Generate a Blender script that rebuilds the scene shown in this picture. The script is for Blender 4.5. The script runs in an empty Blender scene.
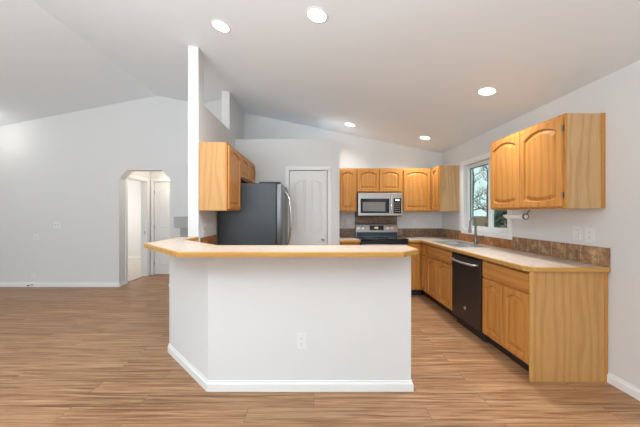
import bpy, bmesh, math, random
from mathutils import Vector, Matrix, Euler
random.seed(7)
C = bpy.context.scene.collection
SC = bpy.context.scene
PI = math.pi

# ------------------------------------------------------------------ camera, world, lights, exposure
cam_d = bpy.data.cameras.new('camera')
cam = bpy.data.objects.new('camera', cam_d); C.objects.link(cam)
cam.location = (0, 0, 1.339); cam.rotation_euler = (PI/2, 0, 0)
cam_d.sensor_width = 36; cam_d.lens = 282/640*36
cam_d.shift_x = 6/640; cam_d.shift_y = 0.0
cam_d.clip_start = .05; cam_d.clip_end = 200
SC.camera = cam

SC.view_settings.view_transform = 'Standard'
SC.view_settings.look = 'None'
SC.view_settings.exposure = 0.12
SC.view_settings.gamma = 1.0
SC.view_settings.use_curve_mapping = False

def srgb(r, g, b):
    f = lambda c: (c/12.92 if c <= .04045 else ((c+.055)/1.055)**2.4)
    return (f(r/255), f(g/255), f(b/255), 1)

W = bpy.data.worlds.new('sky'); SC.world = W; W.use_nodes = True
bg = W.node_tree.nodes['Background']
bg.inputs[0].default_value = srgb(226, 238, 240); bg.inputs[1].default_value = 1.35

def area(name, loc, rot, sx, sy, power, col=(1, 1, 1), spread=180):
    d = bpy.data.lights.new(name, 'AREA'); d.shape = 'RECTANGLE'; d.size = sx; d.size_y = sy
    d.energy = power; d.color = col; d.spread = math.radians(spread)
    o = bpy.data.objects.new(name, d); o.location = loc; o.rotation_euler = rot; C.objects.link(o)
    return o
# added area fills in assumed window openings, behind and left of the camera
area('rear_window_fill', (-2.2, -3.55, 1.35), (PI/2, 0, 0), 7.6, 2.1, 14, (.85, .95, 1.0))
# added upward fill inside the rear opening, brightens the ceiling
area('rear_upward_fill', (-2.2, -3.45, .7), (PI/2+1.05, 0, 0), 7.6, 1.2, 22, (.85, .95, 1.0))
area('left_window_fill', (-7.15, 1.0, 1.4), (PI/2, 0, -PI/2), 4.0, 1.7, 5, (.85, .95, 1.0))  # added fill at an assumed window in the left wall
# added uplight without a fixture behind the camera, bounced off the vaulted ceiling
area('ceiling_bounce_fill', (-1.6, -1.2, 1.6), (PI-.12, 0, 0), 3.2, 1.2, 285, (.88, .96, 1.0))
# added fill in the side room, out of view, no window built there
area('side_room_fill', (-6.4, 7.0, 1.5), (PI/2, 0, -PI/2), 1.6, 1.3, 40, (1, .93, .86))

LAMP_W = 12.0      # power of one recessed lamp

# ------------------------------------------------------------------ materials
def nt(m):
    m.use_nodes = True
    return m.node_tree.nodes, m.node_tree.links, m.node_tree.nodes['Principled BSDF']

def plain(name, col, rough=.6, metal=0, spec=.5, bump=0, bscale=200, coat=0):
    m = bpy.data.materials.new(name); n, l, b = nt(m)
    b.inputs['Base Color'].default_value = col
    b.inputs['Roughness'].default_value = rough
    b.inputs['Metallic'].default_value = metal
    b.inputs['Specular IOR Level'].default_value = spec
    b.inputs['Coat Weight'].default_value = coat
    tc = n.new('ShaderNodeTexCoord'); no = n.new('ShaderNodeTexNoise')
    no.inputs['Scale'].default_value = bscale
    l.new(tc.outputs['Object'], no.inputs['Vector'])
    if bump:
        bp = n.new('ShaderNodeBump'); bp.inputs['Strength'].default_value = bump; bp.inputs['Distance'].default_value = .002
        l.new(no.outputs['Fac'], bp.inputs['Height']); l.new(bp.outputs['Normal'], b.inputs['Normal'])
    else:
        mr = n.new('ShaderNodeMapRange'); mr.inputs[3].default_value = max(0, rough-.03); mr.inputs[4].default_value = min(1, rough+.03)
        l.new(no.outputs['Fac'], mr.inputs[0]); l.new(mr.outputs[0], b.inputs['Roughness'])
    return m

def ramp(n, stops):
    r = n.new('ShaderNodeValToRGB')
    while len(r.color_ramp.elements) < len(stops): r.color_ramp.elements.new(.5)
    for e, (p, c) in zip(r.color_ramp.elements, stops): e.position = p; e.color = c
    return r

def mix(n, l, kind, fac, a, b):
    x = n.new('ShaderNodeMix'); x.data_type = 'RGBA'; x.blend_type = kind
    if isinstance(fac, (int, float)): x.inputs[0].default_value = fac
    else: l.new(fac, x.inputs[0])
    for s, v in ((6, a), (7, b)):
        if isinstance(v, tuple): x.inputs[s].default_value = v
        else: l.new(v, x.inputs[s])
    return x.outputs[2]

def oak(name, horiz=False, light=(216, 158, 88), mid=(202, 138, 68), dark=(164, 104, 44), cath=1.0, rough=.38):
    m = bpy.data.materials.new(name); n, l, b = nt(m)
    tc = n.new('ShaderNodeTexCoord'); oi = n.new('ShaderNodeObjectInfo')
    off = n.new('ShaderNodeVectorMath'); off.operation = 'SCALE'
    cb = n.new('ShaderNodeCombineXYZ')
    for k in range(3): l.new(oi.outputs['Random'], cb.inputs[k])
    l.new(cb.outputs[0], off.inputs[0]); off.inputs['Scale'].default_value = 7.3
    ad = n.new('ShaderNodeVectorMath'); ad.operation = 'ADD'
    l.new(tc.outputs['Object'], ad.inputs[0]); l.new(off.outputs[0], ad.inputs[1])
    r1 = n.new('ShaderNodeMapping'); r1.inputs['Rotation'].default_value = (0, PI/2 if horiz else 0, 0)
    l.new(ad.outputs[0], r1.inputs['Vector'])
    r2 = n.new('ShaderNodeMapping'); r2.inputs['Rotation'].default_value = (0, 0, PI/4); r2.inputs['Scale'].default_value = (1, 1, .16)
    l.new(r1.outputs[0], r2.inputs['Vector'])
    wv = n.new('ShaderNodeTexWave'); wv.wave_type = 'BANDS'; wv.bands_direction = 'X'
    wv.inputs['Scale'].default_value = 6; wv.inputs['Distortion'].default_value = 7*cath; wv.inputs['Detail'].default_value = 2.5
    wv.inputs['Detail Scale'].default_value = .9
    l.new(r2.outputs[0], wv.inputs['Vector'])
    r3 = n.new('ShaderNodeMapping'); r3.inputs['Scale'].default_value = (140, 140, 5)
    l.new(r1.outputs[0], r3.inputs['Vector'])
    fn = n.new('ShaderNodeTexNoise'); fn.inputs['Scale'].default_value = 1; fn.inputs['Detail'].default_value = 3
    l.new(r3.outputs[0], fn.inputs['Vector'])
    rp = ramp(n, [(0, srgb(*dark)), (.3, srgb(*mid)), (.75, srgb(*light)), (1, srgb(*light))])
    l.new(wv.outputs['Fac'], rp.inputs[0])
    rf = ramp(n, [(.3, (.72, .68, .62, 1)), (.62, (1, 1, 1, 1))])
    l.new(fn.outputs['Fac'], rf.inputs[0])
    c0 = mix(n, l, 'MIX', .72, rp.outputs[0], srgb(*mid))
    c = mix(n, l, 'MULTIPLY', .4, c0, rf.outputs[0])
    l.new(c, b.inputs['Base Color'])
    b.inputs['Roughness'].default_value = rough; b.inputs['Specular IOR Level'].default_value = .35
    return m

def floor_mat():
    m = bpy.data.materials.new('plank_floor'); n, l, b = nt(m)
    tc = n.new('ShaderNodeTexCoord')
    br = n.new('ShaderNodeTexBrick'); br.offset = .37; br.offset_frequency = 2
    br.inputs['Scale'].default_value = 1; br.inputs['Brick Width'].default_value = 1.22; br.inputs['Row Height'].default_value = .15
    br.inputs['Mortar Size'].default_value = .0016; br.inputs['Mortar Smooth'].default_value = .2; br.inputs['Bias'].default_value = 0
    br.inputs['Color1'].default_value = (0, 0, 0, 1); br.inputs['Color2'].default_value = (1, 1, 1, 1); br.inputs['Mortar'].default_value = (.5, .5, .5, 1)
    l.new(tc.outputs['Object'], br.inputs['Vector'])
    # per-plank offset of the grain
    sc = n.new('ShaderNodeVectorMath'); sc.operation = 'SCALE'; sc.inputs['Scale'].default_value = 13
    l.new(br.outputs['Color'], sc.inputs[0])
    ad = n.new('ShaderNodeVectorMath'); ad.operation = 'ADD'
    l.new(tc.outputs['Object'], ad.inputs[0]); l.new(sc.outputs[0], ad.inputs[1])
    mp = n.new('ShaderNodeMapping'); mp.inputs['Scale'].default_value = (1.1, 24, 1); l.new(ad.outputs[0], mp.inputs['Vector'])
    n1 = n.new('ShaderNodeTexNoise'); n1.inputs['Scale'].default_value = 1.6; n1.inputs['Detail'].default_value = 5; n1.inputs['Roughness'].default_value = .62; n1.inputs['Distortion'].default_value = .5
    l.new(mp.outputs[0], n1.inputs['Vector'])
    mp2 = n.new('ShaderNodeMapping'); mp2.inputs['Scale'].default_value = (4, 170, 1); l.new(ad.outputs[0], mp2.inputs['Vector'])
    n2 = n.new('ShaderNodeTexNoise'); n2.inputs['Scale'].default_value = 1; n2.inputs['Detail'].default_value = 2
    l.new(mp2.outputs[0], n2.inputs['Vector'])
    rp = ramp(n, [(.27, srgb(114, 76, 48)), (.41, srgb(157, 112, 76)), (.54, srgb(184, 139, 100)), (.72, srgb(208, 170, 132))])
    l.new(n1.outputs['Fac'], rp.inputs[0])
    r2 = ramp(n, [(.35, (.8, .78, .76, 1)), (.6, (1, 1, 1, 1))]); l.new(n2.outputs['Fac'], r2.inputs[0])
    tone = ramp(n, [(0, (.84, .83, .82, 1)), (1, (1.0, 1.0, 1.0, 1))]); l.new(br.outputs['Color'], tone.inputs[0])
    c = mix(n, l, 'MULTIPLY', .8, rp.outputs[0], r2.outputs[0])
    c = mix(n, l, 'MULTIPLY', 1, c, tone.outputs[0])
    c = mix(n, l, 'MIX', br.outputs['Fac'], c, srgb(120, 88, 64))
    l.new(c, b.inputs['Base Color'])
    b.inputs['Roughness'].default_value = .42; b.inputs['Specular IOR Level'].default_value = .4
    return m

def tile_mat(name, axis, c1, c2, c3, grout, size=.152):
    m = bpy.data.materials.new(name); n, l, b = nt(m)
    tc = n.new('ShaderNodeTexCoord'); sp = n.new('ShaderNodeSeparateXYZ'); cb = n.new('ShaderNodeCombineXYZ')
    l.new(tc.outputs['Object'], sp.inputs[0]); l.new(sp.outputs[axis], cb.inputs[0]); l.new(sp.outputs['Z'], cb.inputs[1])
    br = n.new('ShaderNodeTexBrick'); br.offset = 0
    br.inputs['Scale'].default_value = 1; br.inputs['Brick Width'].default_value = size; br.inputs['Row Height'].default_value = size
    br.inputs['Mortar Size'].default_value = .0025; br.inputs['Mortar Smooth'].default_value = .1
    br.inputs['Color1'].default_value = (.72, .72, .72, 1); br.inputs['Color2'].default_value = (1.1, 1.1, 1.1, 1); br.inputs['Mortar'].default_value = (1, 1, 1, 1)
    l.new(cb.outputs[0], br.inputs['Vector'])
    no = n.new('ShaderNodeTexNoise'); no.inputs['Scale'].default_value = 16; no.inputs['Detail'].default_value = 5; no.inputs['Roughness'].default_value = .65
    l.new(tc.outputs['Object'], no.inputs['Vector'])
    rp = ramp(n, [(.3, srgb(*c1)), (.52, srgb(*c2)), (.7, srgb(*c3))]); l.new(no.outputs['Fac'], rp.inputs[0])
    c = mix(n, l, 'MULTIPLY', 1, rp.outputs[0], br.outputs['Color'])
    c = mix(n, l, 'MIX', br.outputs['Fac'], c, srgb(*grout))
    l.new(c, b.inputs['Base Color']); b.inputs['Roughness'].default_value = .35
    bp = n.new('ShaderNodeBump'); bp.inputs['Strength'].default_value = .4; bp.inputs['Distance'].default_value = .003; bp.invert = True
    l.new(br.outputs['Fac'], bp.inputs['Height']); l.new(bp.outputs[0], b.inputs['Normal'])
    return m

def laminate_mat():
    m = bpy.data.materials.new('laminate'); n, l, b = nt(m)
    tc = n.new('ShaderNodeTexCoord'); no = n.new('ShaderNodeTexNoise')
    no.inputs['Scale'].default_value = 22; no.inputs['Detail'].default_value = 6; no.inputs['Roughness'].default_value = .7
    l.new(tc.outputs['Object'], no.inputs['Vector'])
    rp = ramp(n, [(.3, srgb(186, 162, 145)), (.5, srgb(206, 187, 171)), (.7, srgb(220, 205, 192))])
    l.new(no.outputs['Fac'], rp.inputs[0]); l.new(rp.outputs[0], b.inputs['Base Color'])
    b.inputs['Roughness'].default_value = .33
    return m

def glass_mat(name, col, mixf=.12):
    m = bpy.data.materials.new(name); m.use_nodes = True; n = m.node_tree.nodes; l = m.node_tree.links
    n.clear(); out = n.new('ShaderNodeOutputMaterial')
    t = n.new('ShaderNodeBsdfTransparent'); t.inputs[0].default_value = col
    g = n.new('ShaderNodeBsdfGlossy'); g.inputs['Roughness'].default_value = .03
    x = n.new('ShaderNodeMixShader'); x.inputs[0].default_value = .06; l.new(t.outputs[0], x.inputs[1]); l.new(g.outputs[0], x.inputs[2])
    l.new(x.outputs[0], out.inputs[0]); return m

def emit(name, col, s):
    m = bpy.data.materials.new(name); n, l, b = nt(m)
    b.inputs['Emission Color'].default_value = col; b.inputs['Emission Strength'].default_value = s
    b.inputs['Base Color'].default_value = (.9, .9, .9, 1)
    return m

def brushed(name, col, rough=.3, metal=1.0, axis=(2, 2, 200)):
    m = bpy.data.materials.new(name); n, l, b = nt(m)
    tc = n.new('ShaderNodeTexCoord'); mp = n.new('ShaderNodeMapping'); mp.inputs['Scale'].default_value = axis
    no = n.new('ShaderNodeTexNoise'); no.inputs['Scale'].default_value = 1
    l.new(tc.outputs['Object'], mp.inputs['Vector']); l.new(mp.outputs[0], no.inputs['Vector'])
    mr = n.new('ShaderNodeMapRange'); mr.inputs[3].default_value = rough-.06; mr.inputs[4].default_value = rough+.08
    l.new(no.outputs['Fac'], mr.inputs[0]); l.new(mr.outputs[0], b.inputs['Roughness'])
    b.inputs['Base Color'].default_value = col; b.inputs['Metallic'].default_value = metal
    return m

M = {}
M['wall'] = plain('wall_paint', (.735, .737, .738, 1), .75, bump=.06, bscale=160)
M['ceil'] = plain('ceiling_paint', (.82, .865, .91, 1), .8, bump=.1, bscale=120)
M['trim'] = plain('trim_paint', (.86, .86, .855, 1), .4)
M['door'] = plain('door_paint', (.82, .82, .815, 1), .45)
M['floor'] = floor_mat()
M['carpet'] = plain('carpet', srgb(205, 198, 188), .95, bump=.6, bscale=300)
M['oak'] = oak('oak_vertical')
M['oak_h'] = oak('oak_horizontal', True)
M['oak_pale'] = oak('oak_pale_veneer', False, (220, 182, 136), (202, 162, 114), (166, 124, 82), 1.8)
M['oak_side'] = oak('oak_veneer', False, (218, 170, 110), (204, 154, 94), (176, 124, 70), 1.5)
M['oak_lt'] = oak('oak_light', False, (224, 180, 112), (212, 164, 96), (186, 136, 72), .4)
M['oak_edge'] = oak('oak_edge', True, (214, 166, 96), (202, 152, 80), (176, 124, 58), .4)
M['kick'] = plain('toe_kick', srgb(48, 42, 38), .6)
M['lam'] = laminate_mat()
TC = ((118, 84, 58), (172, 132, 96), (212, 182, 144), (190, 168, 142))
M['tile_y'] = tile_mat('tile_right', 'Y', *TC)
M['tile_x'] = tile_mat('tile_back', 'X', (108, 82, 68), (146, 116, 96), (174, 144, 120), (158, 132, 112))
M['tile_o'] = tile_mat('tile_warm', 'Y', (140, 84, 46), (178, 116, 66), (200, 146, 96), (150, 104, 66), .055)
M['steel'] = brushed('stainless', (.33, .33, .33, 1), .3, 1.0)
M['steel_lt'] = plain('stainless_light', (.55, .55, .55, 1), .33, .85)
M['chrome'] = plain('chrome', (.78, .78, .78, 1), .14, 1)
M['slate'] = brushed('slate_finish', srgb(66, 70, 75), .42, .25)
M['slate_front'] = brushed('slate_front', srgb(118, 119, 121), .36, .9)
M['dwash'] = brushed('dishwasher_black_steel', srgb(74, 66, 62), .36, .7)
M['black'] = plain('black_glass', srgb(18, 20, 23), .08, coat=.3)
M['blackp'] = plain('black_plastic', srgb(26, 26, 27), .4)
M['cook'] = plain('black_cooktop_glass', srgb(20, 26, 32), .07, coat=.5)
M['blue_refl'] = plain('glass_blue_reflection', srgb(44, 66, 82), .12, coat=.4)  # blue reflection put into the dark glass colour
M['mesh'] = plain('screen_grey_reflection', srgb(128, 128, 128), .25)  # reflected grey put into the dark screen's colour
M['gray'] = plain('gray_box', srgb(178, 178, 175), .6)
M['gray2'] = plain('gray_box_low', srgb(160, 160, 162), .6)
M['plate'] = plain('plate_white', (.8, .8, .79, 1), .35)
M['slot'] = plain('slot_grey', srgb(120, 120, 118), .5)
M['glass'] = glass_mat('window_glass', srgb(236, 246, 244))
M['lens'] = emit('lamp_lens', (1, .97, .92, 1), 6)
M['disp'] = emit('range_display', srgb(190, 120, 50), .35)
M['dispw'] = emit('clock_digits', srgb(190, 225, 235), 1.2)
M['bark'] = plain('bark', srgb(92, 96, 92), .9, bump=.5, bscale=30)
M['chrome2'] = plain('brushed_nickel', (.27, .26, .25, 1), .3, .95)
M['fence'] = oak('fence_wood', False, (184, 154, 124), (168, 138, 110), (138, 110, 84), 1, .8)
M['leaf'] = plain('shrub_leaves', srgb(78, 92, 74), .8)
M['ground'] = plain('outdoor_ground', srgb(110, 112, 84), .95, bump=.5, bscale=40)
M['brass'] = plain('nickel', (.55, .53, .5, 1), .28, 1)
M['sign'] = plain('badge_silver', (.8, .8, .8, 1), .3, .6)

# ------------------------------------------------------------------ mesh helpers
class MB:
    def __init__(s): s.bm = bmesh.new()
    def box(s, x0, x1, y0, y1, z0, z1, bev=0):
        x0, x1 = sorted((x0, x1)); y0, y1 = sorted((y0, y1)); z0, z1 = sorted((z0, z1))
        r = bmesh.ops.create_cube(s.bm, size=1)
        vs = r['verts']
        bmesh.ops.scale(s.bm, vec=(x1-x0, y1-y0, z1-z0), verts=vs)
        bmesh.ops.translate(s.bm, vec=((x0+x1)/2, (y0+y1)/2, (z0+z1)/2), verts=vs)
        if bev:
            es = list({e for v in vs for e in v.link_edges})
            bmesh.ops.bevel(s.bm, geom=es, offset=bev, segments=2, affect='EDGES', profile=.5)
        return s
    def prism(s, pts, axis, a0, a1):
        def P(p, a):
            if axis == 'z': return (p[0], p[1], a)
            if axis == 'y': return (p[0], a, p[1])
            return (a, p[0], p[1])
        A = [s.bm.verts.new(P(p, a0)) for p in pts]; B = [s.bm.verts.new(P(p, a1)) for p in pts]
        s.bm.faces.new(A[::-1]); s.bm.faces.new(B)
        for i in range(len(pts)):
            j = (i+1) % len(pts); s.bm.faces.new((A[i], A[j], B[j], B[i]))
        return s
    def loops(s, L, cap0=False, cap1=True):
        R = [[s.bm.verts.new(p) for p in lp] for lp in L]
        n = len(R[0])
        for a, b in zip(R, R[1:]):
            for i in range(n):
                j = (i+1) % n; s.bm.faces.new((a[i], a[j], b[j], b[i]))
        if cap0: s.bm.faces.new(R[0][::-1])
        if cap1: s.bm.faces.new(R[-1])
        return s
    def tube(s, pts, r, n=10, closed=False, cap=True):
        pts = [Vector(p) for p in pts]; rs = r if isinstance(r, (list, tuple)) else [r]*len(pts)
        rings = []; up = None
        m = len(pts)
        for i, p in enumerate(pts):
            if closed: d = pts[(i+1) % m]-pts[i-1]
            elif i == 0: d = pts[1]-p
            elif i == m-1: d = p-pts[-2]
            else: d = pts[i+1]-pts[i-1]
            d.normalize()
            if up is None:
                up = Vector((0, 0, 1)) if abs(d.z) < .9 else Vector((1, 0, 0))
            u = d.cross(up)
            if u.length < 1e-4: u = d.orthogonal()
            u.normalize(); v = u.cross(d).normalized(); up = v
            rings.append([s.bm.verts.new(p+(u*math.cos(2*PI*k/n)+v*math.sin(2*PI*k/n))*rs[i]) for k in range(n)])
        pr = list(zip(rings, rings[1:])) + ([(rings[-1], rings[0])] if closed else [])
        for a, b in pr:
            for k in range(n):
                j = (k+1) % n; s.bm.faces.new((a[k], a[j], b[j], b[k]))
        if cap and not closed: s.bm.faces.new(rings[0][::-1]); s.bm.faces.new(rings[-1])
        return s
    def lathe(s, prof, c=(0, 0, 0), axis='z', n=24):
        # prof: list of (radius, height)
        L = []
        for r, h in prof:
            ring = []
            for k in range(n):
                a = 2*PI*k/n; x, y = r*math.cos(a), r*math.sin(a)
                p = {'z': (x, y, h), 'y': (x, h, y), 'x': (h, x, y)}[axis]
                ring.append((p[0]+c[0], p[1]+c[1], p[2]+c[2]))
            L.append(ring)
        s.loops(L, True, True); return s
    def build(s, name, mat, parent=None, smooth=False, loc=None):
        bmesh.ops.recalc_face_normals(s.bm, faces=s.bm.faces[:])
        if loc: bmesh.ops.translate(s.bm, vec=(-loc[0], -loc[1], -loc[2]), verts=s.bm.verts[:])
        me = bpy.data.meshes.new(name); s.bm.to_mesh(me); s.bm.free()
        me.materials.append(mat)
        if smooth:
            for p in me.polygons: p.use_smooth = True
            try: me.set_sharp_from_angle(angle=math.radians(40))
            except Exception: pass
        o = bpy.data.objects.new(name, me); C.objects.link(o)
        if parent: o.parent = parent
        if loc: o.location = loc
        return o

def thing(name, label, cat, loc=(0, 0, 0), rz=0, group=None):
    o = bpy.data.objects.new(name, None); C.objects.link(o)
    o.empty_display_size = .1
    o.location = loc; o.rotation_euler = (0, 0, rz); o['label'] = label; o['category'] = cat
    if group: o['group'] = group
    return o
def tag(o, label, cat, group=None):
    o['label'] = label; o['category'] = cat
    if group: o['group'] = group
    return o
def struct(o): o['kind'] = 'structure'; return o
def B(x0, x1, y0, y1, z0, z1, bev=0): return MB().box(x0, x1, y0, y1, z0, z1, bev)

# ------------------------------------------------------------------ dimensions
XR = 2.337; YB = 5.15; XL = -7.2; YN = -3.6
RX = -2.86
def cz(x): return 2.914-.203*x if x >= RX else 2.914-.203*RX-.197*(RX-x)
KX0, KX1 = -1.39, -1.275      # kitchen partition

# ------------------------------------------------------------------ structure: floor, ceiling, walls
struct(B(XL-.2, XR+.2, YN-.2, 8.4, -.1, 0).build('floor', M['floor']))
m = MB()
m.prism([(XL-.2, cz(XL-.2)), (RX, cz(RX)), (RX, cz(RX)+.12), (XL-.2, cz(XL-.2)+.12)], 'y', YN-.2, YB+.17)
m.prism([(RX, cz(RX)), (XR+.12, cz(XR+.12)), (XR+.12, cz(XR+.12)+.12), (RX, cz(RX)+.12)], 'y', YN-.2, YB+.17)
struct(m.build('ceiling', M['ceil']))

# back wall with the clipped-corner arch
AX0, AX1, AT, AC = -3.56, -2.63, 2.133, 1.965
m = MB()
def gable(x0, x1, z0):
    p = [(x0, z0), (x1, z0), (x1, cz(x1))]
    if x0 < RX < x1: p.append((RX, cz(RX)))
    p.append((x0, cz(x0))); return p
m.prism(gable(XL, AX0, 0), 'y', YB, YB+.17)
m.prism(gable(AX1, XR+.12, 0), 'y', YB, YB+.17)
m.prism([(AX0, AC), (AX0+.14, AT), (AX1-.15, AT), (AX1, AC), (AX1, cz(AX1)), (RX, cz(RX)), (AX0, cz(AX0))], 'y', YB, YB+.17)
struct(m.build('wall_back', M['wall']))

# right wall with window opening
WY0, WY1, WZ0, WZ1 = 3.39, 4.385, 1.10, 2.08
m = MB(); zt = cz(XR)
m.box(XR, XR+.12, YN, WY0, 0, zt); m.box(XR, XR+.12, WY1, YB, 0, zt)
m.box(XR, XR+.12, WY0, WY1, 0, WZ0); m.box(XR, XR+.12, WY0, WY1, WZ1, zt)
struct(m.build('wall_right', M['wall']))

# left wall and wall behind the camera, both with wide window openings
m = MB(); zl = cz(XL)
m.box(XL-.12, XL, YN, -1.0, 0, zl); m.box(XL-.12, XL, 3.0, YB, 0, zl)
m.box(XL-.12, XL, -1.0, 3.0, 0, .5); m.box(XL-.12, XL, -1.0, 3.0, 2.3, zl)
struct(m.build('wall_left', M['wall']))
m = MB()
m.prism(gable(XL, -6.0, 0), 'y', YN-.12, YN)
m.prism(gable(1.6, XR, 0), 'y', YN-.12, YN)
m.box(-6.0, 1.6, YN-.12, YN, 0, .25)
m.prism(gable(-6.0, 1.6, 2.42), 'y', YN-.12, YN)
struct(m.build('wall_front', M['wall']))

# kitchen partition: column, lower ledge, full-height rear section
m = MB()
col = [(KX0, 0), (KX1, 0), (KX1, cz(KX1)), (KX0, cz(KX0))]
m.prism(col, 'y', 3.11, 3.264)
m.box(KX0, KX1, 3.264, 4.254, 0, 2.595)
m.prism(col, 'y', 4.254, YB)
struct(m.build('wall_kitchen', M['wall']))
# angled living-room wall behind the partition
p0, p1 = Vector((-2.06, 5.15)), Vector((KX0, 4.50))
m = MB()
vs = [(p0.x, p0.y, 0), (p1.x, p1.y, 0), (p1.x, p1.y, cz(p1.x)), (p0.x, p0.y, cz(p0.x))]
d = Vector((.07, .08, 0))
m.loops([vs, [(a+d.x, b+d.y, c) for a, b, c in vs]], True, True)
struct(m.build('wall_angled', M['wall']))

# pantry box with plant shelf on top
PY = 4.56; PZ = 2.54; PX = .412
DX0, DX1, DZ = -.397, .214, 2.035
m = MB()
m.box(KX1, DX0-.012, PY, PY+.1, 0, PZ); m.box(DX1+.012, PX, PY, PY+.1, 0, PZ)
m.box(DX0-.012, DX1+.012, PY, PY+.1, DZ+.012, PZ)
m.box(PX-.1, PX, PY+.1, YB, 0, PZ)
m.box(KX1, PX-.1, PY+.1, YB, PZ-.1, PZ)
struct(m.build('wall_pantry', M['wall']))

# bar (peninsula) half wall
BZ = 1.045
bar = [(.733, 2.13), (.733, 2.245), (-.752, 2.245), (-1.287, 2.78), (-1.287, 3.11), (-1.40, 3.11), (-1.40, 2.73), (-.80, 2.13)]
struct(MB().prism(bar, 'z', 0, BZ).build('wall_bar', M['wall']))

# hall beyond the arch
HY = 6.14; HL = -3.56
hd0, hd1 = 5.37, 6.03
m = MB()
m.box(HL-.12, HL, YB+.17, hd0, 0, 2.36); m.box(HL-.12, HL, hd1, HY, 0, 2.36); m.box(HL-.12, HL, hd0, hd1, 2.035, 2.36)
struct(m.build('wall_hall_left', M['wall']))
m = MB()
m.box(HL-.12, -3.49, HY, HY+.1, 0, 2.36); m.box(-2.79, -2.2, HY, HY+.1, 0, 2.36); m.box(-3.49, -2.79, HY, HY+.1, 2.035, 2.36)
struct(m.build('wall_hall_end', M['wall']))
struct(B(-2.3, -2.2, YB+.17, HY, 0, 2.36).build('wall_hall_right', M['wall']))
struct(B(HL-.12, -2.2, YB+.17, HY+.1, 2.36, 2.42).build('ceiling_hall', M['ceil']))
# carpeted room behind the hall doorway
RWx, RWy = -6.6, 8.3
struct(B(RWx, HL-.05, YB+.17, RWy, .001, .014).build('floor_carpet', M['carpet']))
m = MB(); m.box(RWx, HL, RWy, RWy+.1, 0, 2.45); struct(m.build('wall_bedroom_end', M['wall']))
struct(B(RWx-.1, RWx, YB+.17, RWy+.1, 0, 2.45).build('wall_bedroom_left', M['wall']))
struct(B(HL-.12, HL, HY+.1, RWy, 0, 2.45).build('wall_bedroom_right', M['wall']))
struct(B(RWx-.1, HL-.121, YB+.17, RWy+.1, 2.45, 2.5).build('ceiling_bedroom', M['ceil']))
struct(B(RWx, HL-.13, RWy-.014, RWy, .014, .09, .004).build('baseboard_bedroom', M['trim']))

# ------------------------------------------------------------------ baseboards, casings
def bb_prof(t=.014, h=.08): return [(0, 0), (-t, 0), (-t, h*.72), (-t*.5, h*.86), (-t*.4, h), (0, h)]
def baseboard(name, pts, t=.014, h=.08, closed=False):
    # pts: floor path; the room is on the right-hand side walking along it
    m = MB(); L = []
    P = [Vector(p) for p in pts]
    for i, p in enumerate(P):
        ds = []
        if i > 0: ds.append((p-P[i-1]).normalized())
        if i < len(P)-1: ds.append((P[i+1]-p).normalized())
        ns = [Vector((d.y, -d.x)) for d in ds]
        nn = sum(ns, Vector((0, 0))).normalized(); k = 1/max(.3, nn.dot(ns[0]))
        L.append([(p.x+nn.x*k*o, p.y+nn.y*k*o, z) for o, z in [(0, .001), (t, .001), (t, h*.7), (t*.55, h*.84), (t*.45, h), (0, h)]])
    m.loops(L, True, True)
    return struct(m.build(name, M['trim']))
baseboard('baseboard_bar', [(-1.40, 3.10), (-1.40, 2.73), (-.80, 2.13), (.733, 2.13), (.733, 2.245)])
baseboard('baseboard_back', [(XL, YB), (AX0, YB), (AX0, YB+.17)])
baseboard('baseboard_arch', [(AX1, YB+.17), (AX1, YB), (-2.08, YB)])
baseboard('baseboard_right', [(XR, 2.236), (XR, YN)])
baseboard('baseboard_column', [(KX0, 4.49), (KX0, 3.12)])
baseboard('baseboard_left', [(XL, YN), (XL, YB-.015)])

def casing(name, x0, x1, zt, y, w=.058, t=.016, axis='x', sgn=-1):
    """U-shaped door casing around an opening, standing proud of a wall plane."""
    m = MB()
    def bx(a, b, z0, z1, tt):
        if axis == 'x': m.box(a, b, y, y+sgn*tt, z0, z1, .003)
        else: m.box(y, y+sgn*tt, a, b, z0, z1, .003)
    bx(x0-w, x0, .001, zt+w, t); bx(x1, x1+w, .001, zt+w, t); bx(x0, x1, zt, zt+w, t)
    return struct(m.build(name, M['trim']))
casing('trim_1', DX0-.005, DX1+.005, DZ+.005, PY)
casing('trim_2', hd0, hd1, 2.035, HL, axis='y', sgn=1)
casing('trim_3', -3.49, -2.79, 2.035, HY)

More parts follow.
